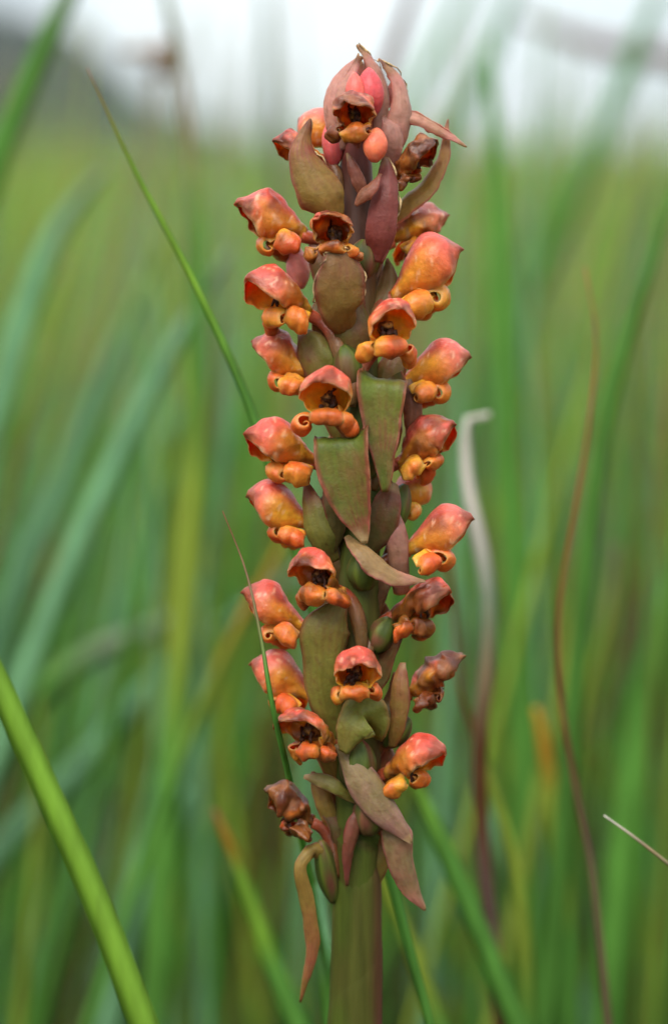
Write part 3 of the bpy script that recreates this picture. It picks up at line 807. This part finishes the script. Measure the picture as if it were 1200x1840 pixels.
blade([(190, 300), (100, 420), (45, 560), (0, 720), (-60, 900)], .72, [16, 40, 48, 50, 50], [GG, BG*1.05, BG*1.05, BG], 'pale blue-green blade fading into the left edge above the middle', G, spread=False)
blade([(300, 420), (235, 560), (160, 740), (100, 900), (40, 1040), (-30, 1240)], .74, [14, 34, 42, 44, 44], [YG*.9, BG*.9, BG, BG], 'soft blue-green blade between the two pale ones at the left', G, spread=False)
blade([(330, 1105), (260, 1135), (170, 1172), (90, 1230), (0, 1330)], .70, [16, 40, 44, 46, 46], [GG, GG, GR, GR], 'short pale greyish blade bent nearly level left of the yellow-green one', G, spread=False)
blade([(560, 1010), (420, 1110), (300, 1205), (150, 1370), (0, 1530), (-90, 1650)], .72, [18, 34, 42, 46, 48, 48], [GG, BG, BG, BG*.9, BG*.9], 'wide grey-green blade lying diagonally across the lower left', G, spread=False)
blade([(340, 1420), (300, 1480), (262, 1570), (225, 1680), (190, 1860)], .54, [24, 56, 62, 60, 60], [BG, BG*.95, BG*.9, BG*.85], 'blue-green blade at the bottom behind the broad bright one', G)
blade([(1240, 930), (1195, 1110), (1150, 1330), (1115, 1560), (1090, 1860)], .55, [40, 62, 70, 72, 74], [GR*1.1, GR*1.1, GR*1.1, GR], 'wide fresh green blade at the lower right edge', G)
blade([(860, 1430), (890, 1490), (950, 1610), (1000, 1710), (1050, 1860)], .57, [16, 40, 44, 46, 46], [BG, BG, BG, BG*.9], 'bluish blade crossing behind in the lower right', G)
blade([(575, 1590), (582, 1660), (590, 1750), (600, 1860)], .445, [10, 22, 28, 30], [BG*1.2, BG*1.1, GR, GR], 'pale green blade directly behind the bare lower stem', G)
blade([(750, -40), (720, 50), (690, 140), (655, 270), (640, 420)], .60, [14, 22, 26, 26, 26], [PUR, PUR, PUR, RB*.6], 'purplish grass stem rising behind the tip of the spike', G, name='grass_stalk')
blade([(930, 30), (985, 52), (1060, 78), (1140, 95), (1230, 112), (1330, 200), (1400, 420)], .85, [14, 30, 38, 40, 40, 40, 40], [PUR*1.1, PUR*1.1, PUR*1.1, GG*.8], 'greyish stalk bent nearly level against the sky at top right', G, name='grass_stalk')
blade([(1195, -40), (1140, 90), (1085, 230), (1010, 400), (930, 570), (860, 720)], .70, [18, 34, 36, 40, 44, 48], [BG*.8, BG*.9, GR*.9, GR*.8, GR*.8], 'blurred blue-green blade leaning through the top right sky', G)
blade([(930, -40), (890, 70), (845, 160), (790, 270), (750, 370)], .72, [16, 30, 34, 36, 40], [BG*.9, BG*.9, GR*.9, GR*.9], 'blurred green blade slanting up right of the spike tip', G)
blade([(860, -60), (800, 60), (740, 170), (690, 260)], .80, [14, 26, 30, 34], [BG, BG, GR], 'faint bluish blade leaning right against the sky above the spike', G)
blade([(480, -30), (485, 120), (490, 300), (488, 500), (470, 760)], .75, [10, 26, 34, 38, 42], [GG, GG*.9, YG*.8, GR], 'upright dull blade against the sky left of the spike tip', G)
blade([(940, 1050), (960, 1180), (975, 1320), (985, 1500), (990, 1700)], .60, [8, 16, 18, 20, 20], [RB*.8, RB*.7, PUR, PUR], 'faint brown stem between green blades in the lower right', G, name='grass_stalk')
blade([(1110, 980), (1085, 1130), (1050, 1260), (1030, 1400), (1020, 1560)], .54, [10, 18, 20, 22, 22], [TAN*.7, YG*.9, YG*.8, GR], 'thin curved yellowish blade right of the rusty stem', G)

def seed_head(px, py, foot, d, wpx, hpx):
    top = P(px, py, d); low = P(*foot, d)
    run = (low - top)/(top[2] - low[2])
    root = top + run*top[2]*.8; root[2] = 0
    e = tag(empty('grass_seed_head', root), 'brownish blurred grass seed head dark against the pale sky above the left hill', 'seed head')
    q = np.linspace(0, 1, 20)
    C = top + (root - top)*q[:, None] + np.array([0, .01, 0])*np.sin(q*np.pi)[:, None]
    v, f, c = tube(C - root, np.full(20, .0008), np.full((20, 3), TAN*.7), 6)
    link('stalk', mesh_from('stalk', v, f, c), M_BLADE, e)
    g = np.random.default_rng(3)
    for k in range(26):
        o = np.array([g.normal(0, wpx/4), 0, g.uniform(-hpx/2, hpx/2)])*d/FOC; o[1] = g.normal(0, wpx/4)*d/FOC
        a = top + np.array([0, 0, o[2]*.5]); b = top + o
        pts = a + (b - a)*np.linspace(0, 1.35, 6)[:, None]
        v, f, c = tube(pts - root, np.array([.0003, .0008, .0016, .002, .0014, .0003]), np.full((6, 3), lerp(RB, TAN, g.random())*.9), 6)
        link('spikelet', mesh_from('spikelet', v, f, c), M_BLADE, e)
seed_head(287, 108, (225, 330), .80, 74, 60)

# many more blades behind, blurred: nothing tells them apart
cats = [(GR, 'blurred mid-green blade'), (BG, 'blurred blue-green blade'),
        (YG, 'blurred yellow-green blade'), (RB*.8, 'blurred dry brown blade')]
rb = random.Random(5)
for k in range(245):
    d = rb.uniform(.62, 1.3)
    px = rb.uniform(-160, 1360)
    left = max(0, min(1, (700 - px)/600))
    wgt = [.52, .08 + .27*left, .24, .12]
    ci = rb.choices(range(4), wgt)[0]
    top = rb.choice([rb.uniform(215, 480), rb.uniform(215, 600), rb.uniform(380, 1300)])
    lean = rb.gauss(60 + 230*left, 190)
    y1 = 1900
    f = (y1 - top)/1500
    x1 = px - lean*f
    bend = rb.uniform(-.25, .25)*abs(lean)*f
    col = cats[ci][0]*rb.uniform(.75, 1.4)
    wpx = rb.uniform(12, 32)*(.5/d)**.5 * (0.5 if ci == 3 else 1)
    side = 'left of the spike' if px - lean*f*.4 < 560 else 'behind the spike' if px - lean*f*.4 < 740 else 'right of the spike'
    way = 'leaning right' if lean*f > 90 else 'leaning left' if lean*f < -60 else 'standing upright'
    tall = 'its tip near the horizon' if top < 420 else 'its tip halfway up' if top < 800 else 'its tip low down'
    blade([(px + bend, top), (px - lean*f*.25, top + (y1-top)*.33), (px - lean*f*.6, top + (y1-top)*.66), (x1, y1)], d, [3, wpx*.8, wpx, wpx],
          [lerp(col, TAN*.8, .35), col, col, col*.95], f'{cats[ci][1]} {way} {side}, {tall}', ['mid-green blades behind', 'blue-green blades behind', 'yellow-green blades behind', 'dry brown blades behind'][ci],
          depth_slope=rb.uniform(-.04, .04), turn=rb.uniform(-.9, .9), spread=False)

# tall flowering grass reaching into the sky, far enough to be only soft streaks
for k in range(34):
    d = rb.uniform(.8, 1.7)
    px = rb.choice([rb.uniform(-60, 560), rb.uniform(380, 600), rb.uniform(720, 1260)])
    top = rb.uniform(-20, 215)
    lean = rb.gauss(70, 90)
    col = rb.choice([GG, BG, GR, TAN*.8, YG])*rb.uniform(.8, 1.2)
    side = 'left of the spike tip' if px < 600 else 'right of the spike tip'
    way = 'leaning right' if lean > 60 else 'nearly upright'
    w_ = rb.uniform(9, 22)
    blade([(px, top), (px - lean*.3, top + 350), (px - lean*.7, top + 800), (px - lean, 1700)], d, [w_*.4, w_, w_, w_], [lerp(col, TAN, .4), col, col, col],
          f'tall soft grass stalk {way} into the sky {side}', 'tall stalks against the sky', name='grass_stalk', spread=False, turn=rb.uniform(-.6, .6), cat='grass stalk')

# the rest of the meadow: uncountable
def meadow(n, y0, y1, segs, hmean, wmul, far, per=7, spread=.012, hsd=.045, here=False):
    """blades in small tufts that share a colour and a lean"""
    g = RNG
    m = n // per
    ty = np.exp(g.uniform(math.log(y0), math.log(y1), m)) if far else y0 + (y1 - y0)*np.sqrt(g.random(m))
    tx = g.uniform(-1, 1, m)*(0.55 + .30*(ty + .4))
    if here:                                       # the meadow also stands round and behind the camera
        ty = g.uniform(-2.2, .34, m); tx = g.uniform(-1.6, 1.6, m)
        if hmean > .3:
            ok = np.abs(tx) > .28 + .10*np.clip(ty, 0, 1)
        else:
            ok = np.hypot(tx, ty + .4) > .06
            ok &= np.hypot(tx, ty) > .02
        tx, ty = tx[ok], ty[ok]; m = len(tx)
    th_ = g.normal(hmean, hsd, m); tlx = g.normal(.04, .13, m) + .12*(tx < 0); tly = g.normal(0, .09, m)
    patch = vnoise(np.stack([tx*1.3/(1 + .12*ty), np.log(ty + .3)*2.2, 0*tx], -1), 77)
    trnd = g.random(m) + .30*patch
    tlum = np.exp(g.normal(0, .22, m))
    idx = np.repeat(np.arange(m), per); n = len(idx)
    sp = spread*(1 + .4*ty[idx])
    xx, yy = tx[idx] + g.normal(0, 1, n)*sp, ty[idx] + g.normal(0, 1, n)*sp
    if not here:
        yy = np.maximum(yy, y0*.9)
    h = np.clip(th_[idx] + g.normal(0, .03, n), .08, .56)
    if here and hmean < .3:
        h = np.minimum(h, np.clip(.40 - .43*(yy + .4), .09, .30))
    leanx, leany = tlx[idx] + g.normal(0, .06, n), tly[idx] + g.normal(0, .06, n)
    w = g.uniform(.0018, .0042, n)*wmul
    rnd = trnd[idx] + g.normal(0, .05, n)
    tw = g.uniform(0, 2*np.pi, n)
    base = np.zeros((n, 3))
    yy_ = np.abs(yy)
    dist_f = sstep(1.5, 12, yy_)
    for lo, hi, c in ((-9, .56, GR), (.56, .66, BG), (.66, .89, YG), (.89, .95, RB), (.95, 9, TAN)):
        base[(rnd >= lo) & (rnd < hi)] = c
    base = base*(g.uniform(.85, 1.1, n)*tlum[idx])[:, None]*1.15
    base = lerp(base, YG*.85, .3*dist_f)
    if hmean < .3:                                 # low grass: shade between blades painted in as darker colour, plus dead thatch leaves
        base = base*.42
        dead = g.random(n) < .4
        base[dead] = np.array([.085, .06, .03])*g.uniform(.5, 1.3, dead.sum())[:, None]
    warm = ((trnd[idx]*7.3) % 1 < .30*sstep(.8, 6, yy))
    base[warm] = lerp(RB, TAN, g.random(warm.sum()))*.85
    s = np.linspace(0, 1, segs + 1)
    cx = xx[:, None] + leanx[:, None]*h[:, None]*2*s**1.8
    if here:                                       # nothing of it hangs between the lens and the flower
        tipx = xx + leanx*h*2; tipy = yy + leany*h*2
        keep = np.ones(n, bool)
        for f_ in (.5, .75, 1.0):
            dx_ = xx + leanx*h*2*f_**1.8; dy_ = yy + leany*h*2*f_**1.8 + .4
            keep &= ~((dy_ > -.05) & (dy_ < .8) & (np.abs(dx_) < .035 + .175*dy_) & (h*f_ > .43 - .42*dy_))
        h = np.where(keep, h, .06); leanx = np.where(keep, leanx, 0); leany = np.where(keep, leany, 0)
        cx = xx[:, None] + leanx[:, None]*h[:, None]*2*s**1.8
    cy = yy[:, None] + leany[:, None]*h[:, None]*2*s**1.8
    cz = h[:, None]*s*(1 - .12*np.abs(leanx)[:, None]*s)
    wid = w[:, None]*np.interp(s, [0, .3, .7, 1], [.8, 1, .75, .06])
    dx, dy = np.cos(tw)[:, None]*wid/2, np.sin(tw)[:, None]*wid/2
    Lf = np.stack([cx - dx, cy - dy, cz], -1); Rt = np.stack([cx + dx, cy + dy, cz], -1)
    V = np.stack([Lf, Rt], 2).reshape(-1, 3)
    cc = np.repeat(base[:, None], segs + 1, 1)
    cc = cc*(1 + .0*s)[None, :, None]
    cc = np.repeat(cc[:, :, None], 2, 2).reshape(-1, 3)
    k = (np.arange(n)*(segs + 1)*2)[:, None] + (np.arange(segs)*2)[None]
    F = np.stack([k, k+1, k+3, k+2], -1).reshape(-1, 4)
    return V, F, cc
Vs, Fs, Cs, b0 = [], [], [], 0
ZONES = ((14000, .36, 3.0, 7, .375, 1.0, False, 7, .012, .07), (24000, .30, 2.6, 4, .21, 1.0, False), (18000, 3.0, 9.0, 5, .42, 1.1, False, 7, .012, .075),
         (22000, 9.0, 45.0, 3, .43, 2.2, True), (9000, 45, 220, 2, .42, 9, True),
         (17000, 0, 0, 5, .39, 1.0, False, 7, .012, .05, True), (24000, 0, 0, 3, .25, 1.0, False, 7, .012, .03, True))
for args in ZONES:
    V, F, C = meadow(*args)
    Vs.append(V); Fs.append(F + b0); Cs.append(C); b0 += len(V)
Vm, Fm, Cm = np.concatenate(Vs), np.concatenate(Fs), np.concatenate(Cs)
me = bpy.data.meshes.new('meadow_grass')
me.vertices.add(len(Vm)); me.vertices.foreach_set('co', Vm.astype(np.float32).ravel())
me.loops.add(Fm.size); me.loops.foreach_set('vertex_index', Fm.astype(np.int32).ravel())
me.polygons.add(len(Fm)); me.polygons.foreach_set('loop_start', np.arange(0, Fm.size, 4, dtype=np.int32))
me.update(calc_edges=True)
ca = me.color_attributes.new('tint', 'FLOAT_COLOR', 'POINT')
c4 = np.ones((len(Vm), 4), np.float32); c4[:, :3] = np.clip(Cm, .002, .9)
ca.data.foreach_set('color', c4.ravel())
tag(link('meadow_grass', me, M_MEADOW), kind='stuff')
